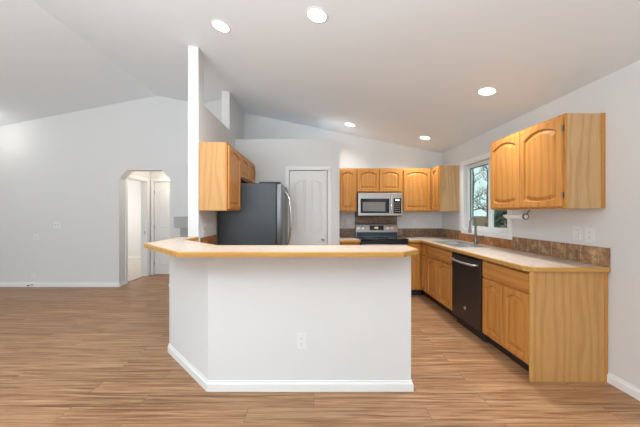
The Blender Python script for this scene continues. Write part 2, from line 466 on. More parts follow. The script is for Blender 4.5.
def panel_pts(x0, x1, z0, z1, rise0, rise1, n=8):
    """outline with a top that runs from z1-rise0 (left) to z1-rise1 (right) along a curve."""
    p = [(x0, z0), (x1, z0), (x1, z1-rise1)]
    for k in range(1, n):
        u = k/n; x = x1+(x0-x1)*u; a = z1-rise1+(rise1-rise0)*u
        b = .25*max(rise0, rise1)*math.sin(PI*u)
        p.append((x, a+b))
    p.append((x0, z1-rise0)); return p
def paneled_door(name, x0, x1, zt, y, knob_x, knob=True, th=.035):
    root = B(x0, x1, y, y+th, .012, zt, .003).build(name, M['door']); struct(root)
    w = x1-x0; mid = (x0+x1)/2
    def ring(pts):
        cx = sum(p[0] for p in pts)/len(pts); cy = sum(p[1] for p in pts)/len(pts)
        ex = max(abs(p[0]-cx) for p in pts); ey = max(abs(p[1]-cy) for p in pts)
        def off(d): return [(cx+(p[0]-cx)*(ex-d)/ex, cy+(p[1]-cy)*(ey-d)/ey) for p in pts]
        m = MB()
        m.loops([[(p[0], y+.001, p[1]) for p in off(0)], [(p[0], y-.008, p[1]) for p in off(.008)],
                 [(p[0], y-.007, p[1]) for p in off(.016)], [(p[0], y-.0005, p[1]) for p in off(.024)],
                 [(p[0], y-.005, p[1]) for p in off(.044)]])
        m.build('panel', M['door'], root)
    st = w*.135
    r = .085
    ring(panel_pts(x0+st, mid-st*.5, 1.035, 1.9, r, .015)); ring(panel_pts(mid+st*.5, x1-st, 1.035, 1.9, .015, r))
    ring(panel_pts(x0+st, mid-st*.5, .2, .86, 0, 0)); ring(panel_pts(mid+st*.5, x1-st, .2, .86, 0, 0))
    if knob:
        m = MB(); m.lathe([(.03, 0), (.03, -.006), (.012, -.012), (.011, -.03), (.024, -.038), (.028, -.052), (.02, -.064), (.004, -.067)], (knob_x, y, .927), 'y', 20)
        m.build('door_knob', M['brass'], root, True)
    return root
paneled_door('door_1', DX0, DX1, DZ, PY+.012, DX1-.065)
paneled_door('door_2', -3.487, -2.793, 2.03, HY+.03, -2.86)
# hinges of the hall door, strike plate on the doorway jamb
m = MB()
for z in (.25, 1.05, 1.8): m.box(-3.494, -3.478, HY+.012, HY+.03, z-.045, z+.045)
h = m.build('hinge', M['brass'], bpy.data.objects['door_2'])
# jamb lining of the hall doorway
m = MB(); m.box(HL-.13, HL+.004, hd0-.001, hd0+.018, .001, 2.034); m.box(HL-.13, HL+.004, hd1-.018, hd1+.001, .001, 2.034); m.box(HL-.13, HL+.004, hd0, hd1, 2.017, 2.0355)
jb = struct(m.build('trim_4', M['trim']))
B(HL-.06, HL-.03, hd1-.0195, hd1-.0175, .9, .96).build('strike_plate', M['brass'], jb)

# ------------------------------------------------------------------ kitchen window
win = B(XR+.10, XR+.101, 0, .001, 0, .001)
m = MB(); f = .052; gx0, gx1 = XR+.055, XR+.10
m.box(gx0, gx1, WY0, WY0+f, WZ0, WZ1, .004); m.box(gx0, gx1, WY1-f, WY1, WZ0, WZ1, .004)
m.box(gx0, gx1, WY0+f, WY1-f, WZ0, WZ0+f, .004); m.box(gx0, gx1, WY0+f, WY1-f, WZ1-f, WZ1, .004)
ym = 3.84
m.box(gx0-.006, gx1, ym-.024, ym+.024, WZ0+f, WZ1-f, .004)
win.bm.free()
wf = struct(m.build('window_1', M['trim']))
B(gx0+.02, gx0+.026, WY0+f, ym-.024, WZ0+f, WZ1-f).build('pane', M['glass'], wf)
B(gx0+.02, gx0+.026, ym+.024, WY1-f, WZ0+f, WZ1-f).build('pane', M['glass'], wf)
# dark sash gasket of the sliding pane
m = MB(); s0, s1 = ym+.024, WY1-f
m.box(gx0+.004, gx0+.016, s1-.008, s1, WZ0+f, WZ1-f); m.box(gx0+.004, gx0+.016, s0, s0+.012, WZ0+f, WZ1-f)
m.box(gx0+.004, gx0+.016, s0, s1, WZ1-f-.012, WZ1-f)
m.build('sash_gasket', plain('gasket', srgb(70, 84, 84), .6), wf)
m = MB(); c = .07; ct = .016
m.box(XR, XR-ct, WY0-c, WY0, WZ0-c, WZ1+c, .003); m.box(XR, XR-ct, WY1, WY1+c, WZ0-c, WZ1+c, .003)
m.box(XR, XR-ct, WY0, WY1, WZ1, WZ1+c, .003); m.box(XR, XR-ct, WY0, WY1, WZ0-c, WZ0, .003)
struct(m.build('trim_5', M['trim']))

# outdoors
struct(B(XR+.14, 40, -5, 60, -.45, -.3).build('ground', M['ground']))
m = MB()
y = 5.0
while y < 24:
    m.box(7.4, 7.42, y, y+.135, -.3, 1.22+random.uniform(-.01, .01)); y += .14
for y in range(5, 24, 2): m.box(7.42, 7.51, y, y+.09, -.3, 1.2)
m.box(7.42, 7.46, 5, 24, .0, .09); m.box(7.42, 7.46, 5, 24, .85, .94)
tag(m.build('wooden_fence', M['fence'], loc=(7.4, 14, -.3)), 'brown board fence standing outside the kitchen window', 'fence')

def tree(x, y, h, label, seed, r0=.11):
    rnd = random.Random(seed)
    root = thing('bare_tree', label, 'tree', (x, y, -.3), 0, 'bare trees outside the window')
    m = MB(); N = 9; pts = []
    for k in range(N+1):
        u = k/N; pts.append((rnd.uniform(-.08, .08)*u*2, rnd.uniform(-.08, .08)*u*2, h*u))
    m.tube(pts, [r0*(1-.85*k/N) for k in range(N+1)], 8); m.build('trunk', M['bark'], root, True)
    m = MB()
    def br(p, d, L, r, dep):
        q = [p]; dd = d.copy()
        for k in range(4):
            dd = (dd+Vector((rnd.uniform(-.3, .3), rnd.uniform(-.3, .3), rnd.uniform(-.12, .22)))).normalized()
            q.append(q[-1]+dd*L/4)
        m.tube(q, [r*(1-.2*k) for k in range(5)], 5 if dep else 4, cap=False)
        if dep:
            for j in range(4):
                s = q[rnd.choice((1, 2, 3, 4))]
                d2 = (dd+Vector((rnd.uniform(-1, 1), rnd.uniform(-1, 1), rnd.uniform(-.4, .8)))).normalized()
                br(s, d2, L*rnd.uniform(.45, .7), r*.5, dep-1)
    for j in range(15):
        u = rnd.uniform(.16, .95); b = pts[min(N-1, int(u*N))]
        a = rnd.uniform(0, 2*PI); d = Vector((math.cos(a), math.sin(a), rnd.uniform(.1, .7))).normalized()
        br(Vector(b), d, h*rnd.uniform(.16, .3)*(1.1-u*.5), r0*.36*(1.1-u*.8), 2)
    m.build('branches', M['bark'], root)
for i, (x, y, h) in enumerate([(8.9, 13.4, 6.5), (12.2, 17.2, 7.5), (13.2, 23.5, 8.5), (16.5, 25.5, 8.5), (18.5, 30, 9)]):
    tree(x, y, h, 'bare tree beyond the fence seen through the kitchen window', 20+i, .12)
def shrub(x, y, z, r, h, seed, label):
    rnd = random.Random(seed); m = MB()
    for k in range(700):
        a = rnd.uniform(0, 2*PI); b = rnd.uniform(-1, 1); q = math.sqrt(1-b*b)*rnd.uniform(.5, 1)
        c = Vector((q*math.cos(a)*r, q*math.sin(a)*r, h*(.5+.5*b)))
        t = Vector((rnd.uniform(-1, 1), rnd.uniform(-1, 1), rnd.uniform(-1, 1))).normalized(); s = t.orthogonal()*.05; t = t*.11
        m.bm.faces.new([m.bm.verts.new(c-s), m.bm.verts.new(c+t), m.bm.verts.new(c+s), m.bm.verts.new(c-t)])
    root = thing('garden_shrub', label, 'shrub', (x, y, z))
    m.build('foliage', M['leaf'], root)
    MB().tube([(0, 0, 0), (.02, 0, h*.4), (0, .03, h*.7)], [.04, .03, .01], 8).build('stem', M['bark'], root)
shrub(5.9, 8.6, -.3, .75, 1.75, 3, 'dark green shrub behind the right window pane')

# ------------------------------------------------------------------ cabinets
RR, RL, RB = -PI/2, PI/2, 0     # fronts facing -X (right wall), +X (left wall), -Y (back wall)
def arch_z(u):
    v = (u-.03)/.94
    return 0 if v <= 0 or v >= 1 else math.sin(PI*v)**.75
def cab_door(root, x0, x1, z0, z1, rise=.05, low=0, hinges=None, th=.02):
    """framed door with arched raised panel; front faces local -Y, back lies on y=0"""
    mg = .047; n = 20
    def inner(i):
        a, b = x0+mg+i, x1-mg-i; zb = z0+mg+i; ztp = z1-mg*.8-i
        P = []
        for k in range(n+1):                       # bottom, left to right
            u = k/n; P.append((a+(b-a)*u, zb+low*(1-math.sin(PI*u)**.7 if 0 < k < n else 1)))
        for k in range(n+1):                       # top, right to left
            u = 1-k/n; P.append((a+(b-a)*u, ztp-rise+rise*arch_z(u)))
        return P
    O = []
    I = inner(0)
    for k, (x, z) in enumerate(I):
        ox = x0 if k in (0, 2*n+1) else x1 if k in (n, n+1) else x
        O.append((ox, z0 if k <= n else z1))
    yf = -th
    m = MB()
    L = [[(x, -.001, z) for x, z in O], [(x, yf+.004, z) for x, z in O]]
    c = ((x0+x1)/2, (z0+z1)/2)
    def shr(P, d): return [(x+(d if x < c[0]-(x1-x0)*.499 else -d if x > c[0]+(x1-x0)*.499 else 0), z+(d if abs(z-z0) < 1e-6 else -d)) for x, z in P]
    L.append([(x, yf, z) for x, z in shr(O, .004)])
    L.append([(x, yf, z) for x, z in I]); L.append([(x, yf+.0135, z) for x, z in inner(.004)])
    m.loops(L, True, False)
    d = m.build('door', M['oak'], root)
    m = MB()
    q = min(.03, (x1-x0-2*mg)*.22)
    m.loops([[(x, yf+.0135, z) for x, z in inner(.004)], [(x, yf+.0145, z) for x, z in inner(.014)], [(x, yf+.005, z) for x, z in inner(.012+q)]])
    m.build('panel', M['oak'], d)
    if hinges is not None:
        hx = x1 if hinges == 'r' else x0; s = 1 if hinges == 'r' else -1
        for hz in (z0+.09, z1-.09):
            mm = MB(); mm.tube([(hx+s*.005, yf+.004, hz-.022), (hx+s*.005, yf+.004, hz+.022)], .004, 8)
            mm.box(hx-s*.004, hx+s*.010, -.004, -.001, hz-.026, hz+.026); mm.build('hinge', M['chrome2'], d)
    return d
def drawer_front(root, x0, x1, z0, z1, th=.02, name='drawer'):
    return B(x0, x1, -th, -.001, z0, z1, .004).build(name, M['oak_h'], root)

ZT = 2.113; ZU = 1.372
def wall_cab(label, loc, rz, w, d, z0, z1, doors, group, side=None, **k):
    """doors: list of (x0,x1); local origin at the left end of the front plane"""
    r = thing('wall_cabinet', label, 'cabinet', loc, rz, group)
    H = z1-z0
    m = MB(); m.box(0, w, .018, d, 0, H, .002); m.build('body', M[k.get('veneer', 'oak_pale')], r)
    m = MB()
    m.box(0, .04, 0, .018, 0, H); m.box(w-.04, w, 0, .018, 0, H); m.box(.04, w-.04, 0, .018, 0, .04); m.box(.04, w-.04, 0, .018, H-.04, H)
    if len(doors) > 1: m.box(w/2-.03, w/2+.03, 0, .018, .04, H-.04)
    m.build('face_frame', M['oak'], r)
    for j, (a, b) in enumerate(doors):
        hg = k.get('hinges'); hg = hg if hg and j in k.get('hinge_on', (0, 1)) else None
        cab_door(r, a, b, .016, H-.026, k.get('rise', .042), k.get('low', 0), hg)
    return r
GW = 'oak wall cabinets'
# right wall, near
wc = wall_cab('two-door oak wall cabinet nearest the camera on the right wall, right of the window', (XR-.32, 3.21, 1.380), RR, .945, .318, 1.380, 2.145,
         [(.012, .468), (.474, .93)], GW, rise=.052, low=.022, hinges='r', hinge_on=(1,))
MB().box(.945-.0, .951, .288, .318, 0, 2.145-1.380).build('scribe_strip', M['oak'], wc)
# right wall, corner
wall_cab('narrow oak wall cabinet in the far right corner, left of the window', (XR-.32, 4.808, ZU), RR, .278, .318, ZU, ZT, [(.02, .262)], GW)
# back wall
yb = YB-.32
wall_cab('single-door oak wall cabinet on the back wall, right of the microwave', (1.502, yb, ZU), RB, .512, .318, ZU, ZT, [(.028, .486)], GW)
wall_cab('short two-door oak wall cabinet right above the microwave', (.736, yb, 1.70), RB, .764, .318, 1.70, ZT, [(.010, .378), (.386, .754)], GW, rise=.036)
wall_cab('narrow oak wall cabinet between the pantry wall and the microwave', (.414, yb, ZU), RB, .320, .318, ZU, ZT, [(.016, .304)], GW)
# left partition
xl = KX1+.31
wall_cab('tall single-door oak wall cabinet by the white column, before the refrigerator', (xl, 3.12, ZU), RL, .54, .308, ZU, 2.128, [(.03, .516)], GW, veneer='oak_side')
wall_cab('short two-door oak wall cabinet above the refrigerator', (xl, 3.662, 1.80), RL, .894, .308, 1.80, 2.128, [(.012, .44), (.452, .882)], GW, rise=.036)

CT = .876     # top of base cabinets
def base_cab(label, loc, rz, w, d, fronts, kick=(0, None), hollow=False):
    r = thing('base_cabinet', label, 'cabinet', loc, rz, 'oak base cabinets')
    m = MB()
    if hollow:
        m.box(0, .018, .018, d, .105, CT); m.box(w-.018, w, .018, d, .105, CT); m.box(.018, w-.018, .018, d, .105, .123); m.box(.018, w-.018, d-.012, d, .123, CT)
    else: m.box(0, w, .018, d, .105, CT, .001)
    m.build('body', M['oak_side'], r)
    m = MB(); m.box(0, .03, 0, .018, .105, CT); m.box(w-.03, w, 0, .018, .105, CT); m.box(.03, w-.03, 0, .018, .105, .14); m.box(.03, w-.03, 0, .018, CT-.035, CT)
    m.box(.03, w-.03, 0, .018, .665, .705)
    m.build('face_frame', M['oak'], r)
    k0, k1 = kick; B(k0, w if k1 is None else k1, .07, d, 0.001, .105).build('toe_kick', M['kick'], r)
    for t, a, b in fronts[0]: drawer_front(r, a, b, .70, .852) if t == 'd' else drawer_front(r, a, b, .70, .852, name='false_front')
    for f in fronts[1]: cab_door(r, f[0], f[1], .125, .675, .045, 0, f[2] if len(f) > 2 else None)
    return r
XF = 1.746                   # plane of the right-hand base cabinets' face frame
D = XR-XF-.003
# near two-door unit
r = base_cab('two-door oak base cabinet with one wide drawer at the near end, right of the dishwasher', (XF, 2.912, 0), RR, .650, D,
         ([('d', .02, .640)], [(.02, .324), (.332, .640, 'r')]))
B(.6505, .670, -.002, D, .0, CT).build('end_panel', M['oak_side'], r)
m = MB(); m.box(.6505, .6715, -.024, -.0025, .0, CT, .003); m.build('corner_trim', M['oak_lt'], r)
m = MB(); m.box(.6705, .675, D-.028, D, .0, CT, .002); m.build('corner_trim', M['oak'], r)
# sink base
base_cab('oak sink base cabinet with two false drawer fronts, left of the dishwasher', (XF, 4.352, 0), RR, .832, D,
         ([('f', .04, .415), ('f', .435, .815)], [(.04, .412), (.42, .815)]), hollow=True)
# narrow corner unit
base_cab('narrow oak base cabinet in the right inside corner beside the sink base', (XF, 4.553, 0), RR, .199, D,
         ([('d', .012, .187)], [(.012, .187)]))
# right of range on the back wall
base_cab('narrow oak base cabinet on the back wall, right of the range', (1.512, 4.552, 0), RB, XF-1.512-.002, YB-4.552-.003,
         ([('d', .015, .20)], [(.015, .20)]))
# left of range
base_cab('oak base cabinet between the pantry wall and the range', (PX+.004, 4.552, 0), RB, .742-PX-.004, YB-4.552-.003,
         ([('d', .015, .31)], [(.015, .31)]))
# left partition, between the column and the refrigerator
base_cab('oak base cabinet behind the bar, against the column wall before the refrigerator', (KX1+.61, 3.17, 0), RL, .478, .605,
         ([('d', .015, .46)], [(.015, .46)]))

# ------------------------------------------------------------------ countertops
CZ0, CZ1 = CT+.002, .914
def edge(m, pts, z0, z1, t=.02):
    """strip of wood running along the outside of a polyline (outside = right-hand side)"""
    P = [Vector(p) for p in pts]; L = []
    for i, p in enumerate(P):
        ns = []
        if i > 0: d = (p-P[i-1]).normalized(); ns.append(Vector((d.y, -d.x)))
        if i < len(P)-1: d = (P[i+1]-p).normalized(); ns.append(Vector((d.y, -d.x)))
        nn = sum(ns, Vector((0, 0))).normalized(); k = 1/nn.dot(ns[0])
        q = nn*k
        L.append([(p.x, p.y, z0), (p.x+q.x*t, p.y+q.y*t, z0), (p.x+q.x*t, p.y+q.y*t, z1-.004), (p.x+q.x*(t-.004), p.y+q.y*(t-.004), z1), (p.x, p.y, z1)])
    m.loops(L, True, True)
cr = thing('countertop', 'long beige laminate worktop with oak edge along the right wall, holding the sink', 'countertop', (XF, 2.3, CZ0))
T = .02; xe = 1.692+T; ye = 2.218+T; yw = YB-.003; xw = XR-.003; yf = 4.497+T
SX0, SX1, SY0, SY1 = 1.815, 2.205, 3.56, 4.31      # sink cut-out
m = MB()
m.prism([(xe, ye+.05), (xe+.05, ye), (xw, ye), (xw, SY0), (xe, SY0)], 'z', CZ0, CZ1)
m.box(xe, SX0, SY0, SY1, CZ0, CZ1); m.box(SX1, xw, SY0, SY1, CZ0, CZ1)
m.box(xe, xw, SY1, yw, CZ0, CZ1)
m.box(1.513, xe, yf, yw, CZ0, CZ1)
def build_off(m, name, mat, root): 
    o = m.build(name, mat, None, False, tuple(root.location)); o.location = (0, 0, 0); o.parent = root; return o
build_off(m, 'worktop', M['lam'], cr)
m = MB(); edge(m, [(1.513, yf), (xe, yf), (xe, ye+.05), (xe+.05, ye), (xw, ye)], CZ0, CZ1, T)
build_off(m, 'edge_trim', M['oak_edge'], cr)
cl = thing('countertop', 'short laminate worktop with oak edge between the pantry wall and the range', 'countertop', (PX+.02, 4.6, CZ0))
build_off(MB().box(PX+.004, .743, yf, yw, CZ0, CZ1), 'worktop', M['lam'], cl)
m = MB(); edge(m, [(PX+.004, yf), (.743, yf)], CZ0, CZ1, T); build_off(m, 'edge_trim', M['oak_edge'], cl)
ck = thing('countertop', 'laminate worktop piece behind the bar, beside the refrigerator', 'countertop', (-1.2, 3.2, CZ0))
build_off(MB().box(KX1+.003, -.66, 3.15, 3.655, CZ0, CZ1), 'worktop', M['lam'], ck)
m = MB(); edge(m, [(-.66, 3.655), (-.66, 3.15)][::-1], CZ0, CZ1, T); build_off(m, 'edge_trim', M['oak_edge'], ck)

# raised bar top with clipped corners
bt = thing('bar_top', 'raised beige laminate bar top with yellow oak edge on the white half wall', 'countertop', (-.3, 2.1, BZ))
o_ = [(-1.475, 3.105), (-1.475, 2.475), (-1.465, 2.43), (-.918, 1.885), (.60, 1.885), (.758, 2.045), (.758, 2.30), (-.78, 2.30), (-1.272, 2.79), (-1.272, 3.105)]
def inset(poly, t):
    P = [Vector(p) for p in poly]; R = []
    for i, p in enumerate(P):
        d0 = (p-P[i-1]).normalized(); d1 = (P[(i+1) % len(P)]-p).normalized()
        n0 = Vector((-d0.y, d0.x)); n1 = Vector((-d1.y, d1.x)); nn = (n0+n1).normalized()
        R.append(p+nn*(t/max(.4, nn.dot(n0))))
    return [(p.x, p.y) for p in R]
BT0, BT1 = BZ+.001, 1.081
i_ = inset(o_, T)
build_off(MB().prism(i_, 'z', BT0, BT1), 'worktop', M['lam'], bt)
m = MB()
q0, q1 = o_, inset(o_, .004)
m.loops([[(x, y, BT0) for x, y in i_], [(x, y, BT0) for x, y in q0], [(x, y, BT1-.004) for x, y in q0], [(x, y, BT1) for x, y in q1], [(x, y, BT1) for x, y in i_]], False, False)
build_off(m, 'edge_trim', M['oak_edge'], bt)

# ------------------------------------------------------------------ tile backsplashes
def splash(label, box, mat):
    x0, x1, y0, y1, z0, z1 = box
    loc = ((x0+x1)/2, (y0+y1)/2, z0)
    return tag(MB().box(*box, .002).build('tile_backsplash', mat, None, False, loc), label, 'backsplash')
e = .001
splash('mottled brown tile strip on the right wall from the window to the near counter end', (XR-.012, XR-e, 2.222, 3.305, CZ1+e, 1.068), M['tile_y'])
splash('low reddish tile strip below the window behind the sink', (XR-.012, XR-e, 3.307, 4.483, CZ1+e, 1.028), M['tile_o'])
splash('brown tile strip on the right wall in the far corner, left of the window', (XR-.012, XR-e, 4.485, YB-.014, CZ1+e, 1.066), M['tile_y'])
splash('brown tile strip on the back wall, right of the range', (1.515, XR-e, YB-.012, YB-e, CZ1+e, 1.066), M['tile_x'])
splash('brown tile strip on the back wall, left of the range', (PX+.003, .741, YB-.012, YB-e, CZ1+e, 1.066), M['tile_x'])
splash('tall brown tile panel behind the range, under the microwave', (.743, 1.513, YB-.012, YB-e, CZ1+e, 1.36), M['tile_x'])
splash('brown tile strip on the column wall, left of the refrigerator', (KX1+e, KX1+.012, 3.16, 3.655, CZ1+e, 1.066), M['tile_o'])

# ------------------------------------------------------------------ appliances
# refrigerator: front faces +X
FW, FD, FH = .868, .75, 1.735
fr = thing('refrigerator', 'dark slate french-door refrigerator between the oak cabinet and the white pantry door', 'refrigerator', (KX1+.03+FD, 3.676, 0), RL)
B(0, FW, 0, FD, .03, FH, .006).build('body', M['slate'], fr)
def fdoor(x0, x1, z0, z1, nm):
    m = MB(); m.box(x0, x1, -.075, -.004, z0, z1, .012); return m.build(nm, M['slate_front'], fr, True)
d1 = fdoor(.002, FW/2-.003, .745, FH-.005, 'door'); d2 = fdoor(FW/2+.003, FW-.002, .745, FH-.005, 'door')
dr = fdoor(.002, FW-.002, .06, .735, 'freezer_drawer')
def bow(x, z0, z1, mid=.085, y=-.075):
    P = []
    for k in range(13):
        u = k/12; P.append((x, y-.004-mid*math.sin(PI*u)**.5, z0+(z1-z0)*u))
    return P
MB().tube(bow(FW/2-.045, .83, 1.655), .012, 10).build('handle', M['chrome'], d1, True)
MB().tube(bow(FW/2+.045, .83, 1.655), .012, 10).build('handle', M['chrome'], d2, True)
P = [(x, y, .66) for (z, y, x) in bow(0, .1, FW-.1)]
MB().tube(P, .012, 10).build('handle', M['chrome'], dr, True)
B(.002, .10, -.06, .22, FH+.0005, FH+.018, .004).build('hinge_cover', M['blackp'], fr)
B(FW-.10, FW-.002, -.06, .22, FH+.0005, FH+.018, .004).build('hinge_cover', M['blackp'], fr)
B(.02, FW-.02, .01, .05, .001, .03).build('toe_grille', M['blackp'], fr)

# range
RW = .752
rg = thing('range', 'stainless and black electric range against the brown tiled back wall', 'range', (.752, 4.50, 0))
B(0, RW, .03, .62, .02, .905, .003).build('body', M['blackp'], rg)
od = B(.004, RW-.004, -.012, .028, .25, .845, .006).build('oven_door', M['steel'], rg)
B(.09, RW-.09, -.0145, -.0118, .36, .70, .001).build('oven_window', M['black'], od)
MB().tube([(.06, -.012, .79), (.06, -.05, .79), (.09, -.06, .79), (RW-.09, -.06, .79), (RW-.06, -.05, .79), (RW-.06, -.012, .79)], .011, 10).build('handle', M['chrome'], od, True)
B(.004, RW-.004, -.008, .028, .06, .242, .006).build('storage_drawer', M['steel'], rg)
B(.004, RW-.004, -.004, .028, .85, .904, .004).build('front_rail', M['blackp'], rg)
ckt = B(-.003, RW+.003, -.018, .555, .9165, .932, .004).build('cooktop', M['cook'], rg)
for x, y, r0 in ((.19, .14, .10), (.56, .14, .085), (.19, .40, .075), (.56, .40, .10)):
    MB().tube([(x+r0*math.cos(2*PI*k/28), y+r0*math.sin(2*PI*k/28), .9322) for k in range(28)], .0012, 6, True).build('burner_ring', M['slot'], ckt)
bgd = MB().prism([(.557, .906), (.62, .906), (.62, 1.155), (.60, 1.155), (.585, 1.14), (.557, 1.01)], 'x', 0, RW).build('backguard', M['steel'], rg)
def on_slope(u): return (.557+.028*u, 1.01+.13*u)
def slope_patch(x0, x1, u0, u1, nm, mat, h=.0018):
    a, b = on_slope(u0), on_slope(u1); n = Vector((0, -.13, .028)).normalized()*h; k = n*-.3
    lo = [(x0, a[0], a[1]), (x1, a[0], a[1]), (x1, b[0], b[1]), (x0, b[0], b[1])]
    mm = MB(); mm.loops([[tuple(Vector(p)+k) for p in lo], [tuple(Vector(p)+n) for p in lo]], True, True)
    return mm.build(nm, mat, bgd)
slope_patch(.25, .50, .22, .86, 'display', M['black'])
slope_patch(.335, .40, .42, .70, 'clock_digits', M['disp'], .0024)
for x in (.05, .135, .575, .64, .705):
    c = on_slope(.52); n = Vector((0, -.13, .028)).normalized()
    p = Vector((x, c[0], c[1]))
    MB().tube([p, p+n*.006, p+n*.007, p+n*.026], [.026, .026, .021, .019], 18).build('knob', M['chrome'], bgd, True)
MB().box(.01, RW-.01, .55, .5565, .935, 1.005).build('lower_glass', M['blue_refl'], bgd)  # glass panel coloured with the reflected blue
B(.03, RW-.03, .06, .60, .001, .02).build('base', M['blackp'], rg)

# microwave
mw = thing('microwave', 'stainless over-the-range microwave hung under the short oak cabinet', 'microwave', (.745, 4.755, 1.290))
MWW, MWH = .748, .40
B(0, MWW, .03, YB-4.755-.003-.012, 0, MWH-.003, .003).build('body', M['blackp'], mw)
dw_ = .575
dm = B(.002, dw_, 0, .029, .012, MWH-.004, .006).build('door', M['steel_lt'], mw)
B(.04, .525, -.003, .001, .055, .30, .001).build('window_frame', M['black'], dm)
B(.078, .455, -.0055, -.0028, .088, .242, .001).build('window', M['mesh'], dm)
MB().tube([(.553, .0, .05), (.553, -.035, .065), (.553, -.04, .10), (.553, -.04, .29), (.553, -.035, .325), (.553, 0, .34)], .0105, 10).build('handle', M['chrome'], dm, True)
pn = B(dw_+.003, MWW-.002, 0, .029, .012, MWH-.004, .006).build('control_panel', M['steel_lt'], mw)
B(dw_+.018, MWW-.022, -.003, .001, .05, .305, .001).build('keypad', M['black'], pn)
B(dw_+.05, MWW-.05, -.0038, -.0028, .265, .285).build('clock_digits', M['dispw'], pn)
mm = MB()
for i in range(3):
    for j in range(5): mm.box(dw_+.035+i*.035, dw_+.057+i*.035, -.0038, -.0028, .075+j*.035, .092+j*.035)
mm.build('keys', M['slot'], pn)
mm = MB()
for i in range(14): mm.box(.06+i*.046, .09+i*.046, .05, .3, -.002, .0005)
mm.build('underside_vent', M['slot'], mw)

# dishwasher
dwr = thing('dishwasher', 'black stainless dishwasher with bar handle between the oak base cabinets', 'dishwasher', (XF-.022, 3.516, 0), RR)
DWW = .60
B(.002, DWW-.002, .03, .57, .10, .872, .002).build('body', M['blackp'], dwr)
dp = B(.002, DWW-.002, -.004, .029, .105, .866, .006).build('door', M['dwash'], dwr)
B(.003, DWW-.003, -.0055, -.0035, .845, .862, .0005).build('control_strip', M['black'], dp)
MB().tube([(.05, -.004, .79), (.052, -.038, .79), (.075, -.05, .788), (DWW/2, -.055, .782), (DWW-.075, -.05, .788), (DWW-.052, -.038, .79), (DWW-.05, -.004, .79)], .012, 10).build('handle', M['steel_lt'], dp, True)
bd = MB(); bd.lathe([(.019, 0), (.019, -.0025), (.016, -.003)], (.30, -.0035, .262), 'y', 24); bdo = bd.build('badge', M['sign'], dp)
bd = MB()
bd.tube([(.30+.013*math.cos(2*PI*k/20), -.0068, .262+.013*math.sin(2*PI*k/20)) for k in range(20)], .0009, 5, True)
# script letters of the round emblem
bd.tube([(.2985+.004*math.cos(a), -.0068, .264+.005*math.sin(a)) for a in [math.radians(40+25*k) for k in range(12)]], .0009, 5)
bd.tube([(.297, -.0068, .2625), (.2995, -.0068, .2625), (.2995, -.0068, .256)], .0009, 5)
bd.tube([(.308, -.0068, .267), (.3045, -.0068, .2675), (.303, -.0068, .2645), (.306, -.0068, .2625), (.303, -.0068, .2605), (.3035, -.0068, .257), (.3075, -.0068, .2575)], .0009, 5)
bd.build('emblem', M['slot'], bdo)
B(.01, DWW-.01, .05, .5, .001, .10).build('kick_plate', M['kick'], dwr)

# sink and faucet
sk = thing('sink', 'stainless double-bowl drop-in sink under the window', 'sink', (1.80, 3.545, CZ1))
sx, sy = .42, .78
m = MB()
bowls = [(.025, .345, .025, .375), (.025, .345, .405, .755)]
ze, zt_ = .001, .006
xs = [0, .025, .345, sx]; ys = [0, .025, .375, .405, .755, sy]
for i in range(3):
    for j in range(5):
        if i == 1 and j in (1, 3): continue
        m.box(xs[i], xs[i+1], ys[j], ys[j+1], ze, zt_)
rim = m.build('rim', M['steel_lt'], sk)
for x0, x1, y0, y1 in bowls:
    m = MB(); dz = -.17; q = .03
    out = [(x0, y0), (x1, y0), (x1, y1), (x0, y1)]; inn = [(x0+q, y0+q), (x1-q, y0+q), (x1-q, y1-q), (x0+q, y1-q)]
    m.loops([[(x, y, .004) for x, y in out], [(x+(.004 if x == x0 else -.004), y+(.004 if y == y0 else -.004), -.01) for x, y in out], [(x, y, dz) for x, y in inn]], False, True)
    b_ = m.build('bowl', M['steel_lt'], sk)
    MB().lathe([(.04, dz+.001), (.038, dz+.004), (.02, dz+.002)], ((x0+x1)/2, (y0+y1)/2, 0), 'z', 18).build('drain', M['chrome'], b_)
fc = thing('faucet', 'nickel pull-down gooseneck faucet behind the sink at the window', 'faucet', (2.195, 3.83, CZ1+.006), math.radians(35))
MB().lathe([(.028, 0.0005), (.028, .008), (.022, .014), (.021, .075), (.017, .085)], (0, 0, 0), 'z', 20).build('base', M['chrome2'], fc, True)
P = [(0, 0, .08), (0, 0, .27)]
for k in range(1, 11):
    a = PI*k/10; P.append((-.085+.085*math.cos(a), -.01*k/10, .27+.10*math.sin(a)))
P.append((-.172, -.012, .25))
MB().tube(P, .0145, 12).build('gooseneck', M['chrome2'], fc, True)
MB().tube([(-.172, -.012, .255), (-.176, -.012, .20), (-.178, -.012, .165)], [.015, .019, .021], 14).build('spray_head', M['chrome2'], fc, True)
MB().tube([(.0, -.018, .05), (.0, -.05, .055), (.01, -.075, .085), (.01, -.09, .13)], [.011, .009, .007, .006], 10).build('lever', M['chrome2'], fc, True)

# paper towel holder below the near right cabinet
pt = thing('paper_towel_holder', 'white paper towel rod with metal end bracket under the near right wall cabinet', 'holder', (2.10, 2.80, 1.380))
mm = MB(); mm.tube([(.045, 0, -.001), (.035, 0, -.018), (.012, 0, -.044), (0, 0, -.062)], .007, 8)
L_ = []
for rr, hh in [(.02, -.008), (.031, -.008), (.033, 0), (.031, .008), (.02, .008)]:
    L_.append([(rr*math.cos(2*PI*k/24), hh, -.072+rr*math.sin(2*PI*k/24)) for k in range(24)])
mm.loops(L_+[L_[0]], False, False); mm.build('bracket', M['chrome2'], pt, True)
MB().tube([(0, -.006, -.072), (0, .275, -.072)], .024, 16).build('rod', M['plate'], pt, True)
B(.012, .058, -.02, .29, -.0035, -.0005).build('mounting_plate', M['plate'], pt)

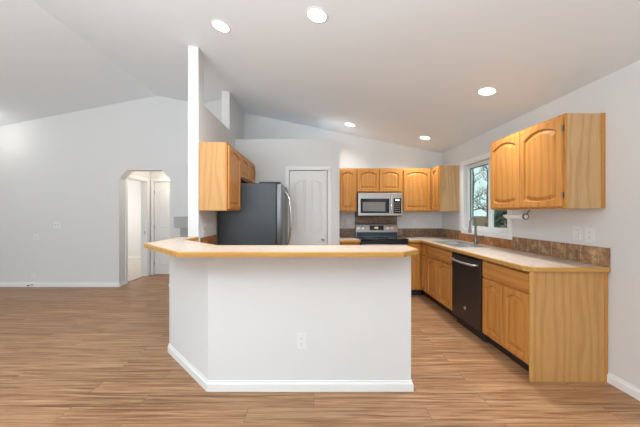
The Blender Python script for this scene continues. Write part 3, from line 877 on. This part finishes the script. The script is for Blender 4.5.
# ------------------------------------------------------------------ wall plates
def plate(label, cat, loc, rz, kind, w=.072, h=.115, gangs=1, group=None, nm=None):
    """plate lies on y=0 and faces local -Y"""
    W_ = w+(gangs-1)*.046
    r = thing(nm or ('wall_outlet' if kind == 'o' else 'light_switch'), label, cat, loc, rz, group)
    B(-W_/2, W_/2, -.006, -.0005, -h/2, h/2, .002).build('cover_plate', M['plate'], r)
    for g in range(gangs):
        x = (g-(gangs-1)/2)*.046
        if kind == 'o':
            for s in (-1, 1):
                rc = MB().lathe([(.0165, -.0062), (.0165, -.0078), (.015, -.0082)], (x, 0, s*.021), 'y', 20).build('receptacle', M['plate'], r)
                mm = MB()
                for t in (-.0055, .0055): mm.box(x+t-.0013, x+t+.0013, -.0088, -.008, s*.021-.001, s*.021+.009)
                mm.box(x-.002, x+.002, -.0088, -.008, s*.021-.011, s*.021-.006)
                mm.build('slots', M['slot'], rc)
        elif kind == 'r':
            B(x-.0165, x+.0165, -.010, -.0058, -.034, .034, .002).build('rocker', M['plate'], r)
            B(x-.0175, x+.0175, -.0065, -.0058, -.036, .036).build('rocker_frame', M['slot'], r)
        else:
            B(x-.005, x+.005, -.0066, -.0058, -.013, .013).build('toggle_slot', M['slot'], r)
            MB().box(x-.0035, x+.0035, -.017, -.006, -.002, .009, .001).build('toggle', M['plate'], r)
    return r
plate('white duplex outlet low on the white bar front', 'outlet', (-.094, 2.13, .376), 0, 'o')
plate('white rocker switch on the right wall above the tile, left of the nearby outlet', 'switch', (XR, 2.505, 1.165), RR, 'r')
plate('white outlet on the right wall above the tile, nearest the counter end', 'outlet', (XR, 2.385, 1.155), RR, 'o', w=.08, h=.125)
plate('white outlet on the back wall left of the range', 'outlet', (.63, YB, 1.17), 0, 'o')
plate('white outlet on the back wall right of the range', 'outlet', (1.83, YB, 1.17), 0, 'o')
plate('white switch on the column wall below the oak cabinet', 'switch', (KX1, 3.265, 1.165), RL, 't')
plate('white two-gang switch plate on the far left living room wall', 'switch', (-4.69, YB, 1.13), 0, 't', gangs=2)
plate('blank round-edged white cover plate left of the two-gang switch', 'cover plate', (-5.07, YB, .91), 0, 't', nm='cover_plate', w=.07, h=.09)
plate('white outlet just above the baseboard on the far left wall', 'outlet', (-5.12, YB, .20), 0, 'o', h=.1)

# door stop on the far left baseboard
ds = thing('door_stop', 'small dark door stop on the far left baseboard', 'door stop', (-5.13, YB-.0145, .045))
MB().lathe([(.012, 0), (.012, -.004), (.005, -.008), (.005, -.06), (.009, -.062), (.009, -.075)], (0, 0, 0), 'y', 12).build('spring', M['slot'], ds, True)
MB().lathe([(.0105, -.0752), (.0105, -.086), (.006, -.088)], (0, 0, 0), 'y', 12).build('rubber_tip', M['blackp'], ds, True)

# grey stepped box on the living room wall beside the column
gb = thing('wall_box', 'grey stepped box on the far wall just left of the white column', 'box', (-2.38, YB, 1.06))
B(-.15, .16, -.06, -.001, .02, .222, .004).build('upper_box', M['gray'], gb)
B(-.04, .16, -.05, -.001, -.16, .0195, .004).build('lower_box', M['gray2'], gb)

# ------------------------------------------------------------------ recessed ceiling lamps
sl = math.atan(.203)
lamps = [(-.869, 2.635, 'recessed ceiling light above the left end of the bar near the column'),
         (.024, 2.23, 'recessed ceiling light above the middle of the bar'),
         (1.73, 2.82, 'recessed ceiling light nearest the right wall, before the window'),
         (.589, 4.61, 'recessed ceiling light over the pantry front, farther left of the pair by the back wall'),
         (1.775, 4.51, 'recessed ceiling light over the back right kitchen corner')]
def ring_mb():
    m = MB(); L = []
    for rr, h in [(.075, -.0005), (.092, -.0005), (.092, -.003), (.086, -.006), (.075, -.006), (.075, -.0005)]:
        L.append([(rr*math.cos(2*PI*k/32), rr*math.sin(2*PI*k/32), h) for k in range(32)])
    return m.loops(L, False, False)
def can_light(x, y, label, slope, z):
    r = thing('recessed_light', label, 'ceiling light', (x, y, z), 0, 'recessed ceiling lights')
    r.rotation_euler = (0, slope, 0)
    ring_mb().build('trim_ring', M['plate'], r, True)
    MB().lathe([(.0735, -.0006), (.0735, -.0045), (.06, -.005)], (0, 0, 0), 'z', 32).build('lens', M['lens'], r)
    d = bpy.data.lights.new('recessed_lamp', 'AREA'); d.shape = 'DISK'; d.size = .14; d.energy = LAMP_W*((.4 if x < 1 else .66) if y > 4 else .3 if x < -.5 else 1.05); d.color = (.96, .985, 1.0); d.spread = math.radians(125)
    o = bpy.data.objects.new('recessed_lamp', d); C.objects.link(o); o.parent = r; o.location = (0, 0, -.009)
for x, y, lb in lamps: can_light(x, y, lb, sl, cz(x))
r = thing('flush_light', 'round flush ceiling light of the living room past the far left edge', 'ceiling light', (-5.62, 4.66, cz(-5.62)))
r.rotation_euler = (0, -math.atan(.197), 0)
MB().lathe([(.13, -.0005), (.13, -.02), (.12, -.03)], (0, 0, 0), 'z', 28).build('base', M['plate'], r, True)
MB().lathe([(.12, -.0305), (.115, -.06), (.07, -.09), (.01, -.1)], (0, 0, 0), 'z', 28).build('glass_dome', emit('flush_dome', (1, .95, .88, 1), 4), r, True)
d = bpy.data.lights.new('flush_lamp', 'POINT'); d.energy = 3.2; d.color = (1, .96, .92); d.shadow_soft_size = .1
o = bpy.data.objects.new('flush_lamp', d); C.objects.link(o); o.parent = r; o.location = (0, 0, -.22)
# hall lamp above the arch corridor
r = thing('hall_light', 'round flush ceiling light in the hall behind the arch', 'ceiling light', (-2.95, 5.75, 2.36))
MB().lathe([(.13, -.0005), (.13, -.02), (.12, -.03)], (0, 0, 0), 'z', 28).build('base', M['plate'], r, True)
MB().lathe([(.12, -.0305), (.115, -.06), (.07, -.09), (.01, -.1)], (0, 0, 0), 'z', 28).build('glass_dome', emit('hall_dome', (1, .9, .76, 1), 2), r, True)
d = bpy.data.lights.new('hall_lamp', 'POINT'); d.energy = 6.5; d.color = (1, .84, .68); d.shadow_soft_size = .1
o = bpy.data.objects.new('hall_lamp', d); C.objects.link(o); o.parent = r; o.location = (0, 0, -.22)
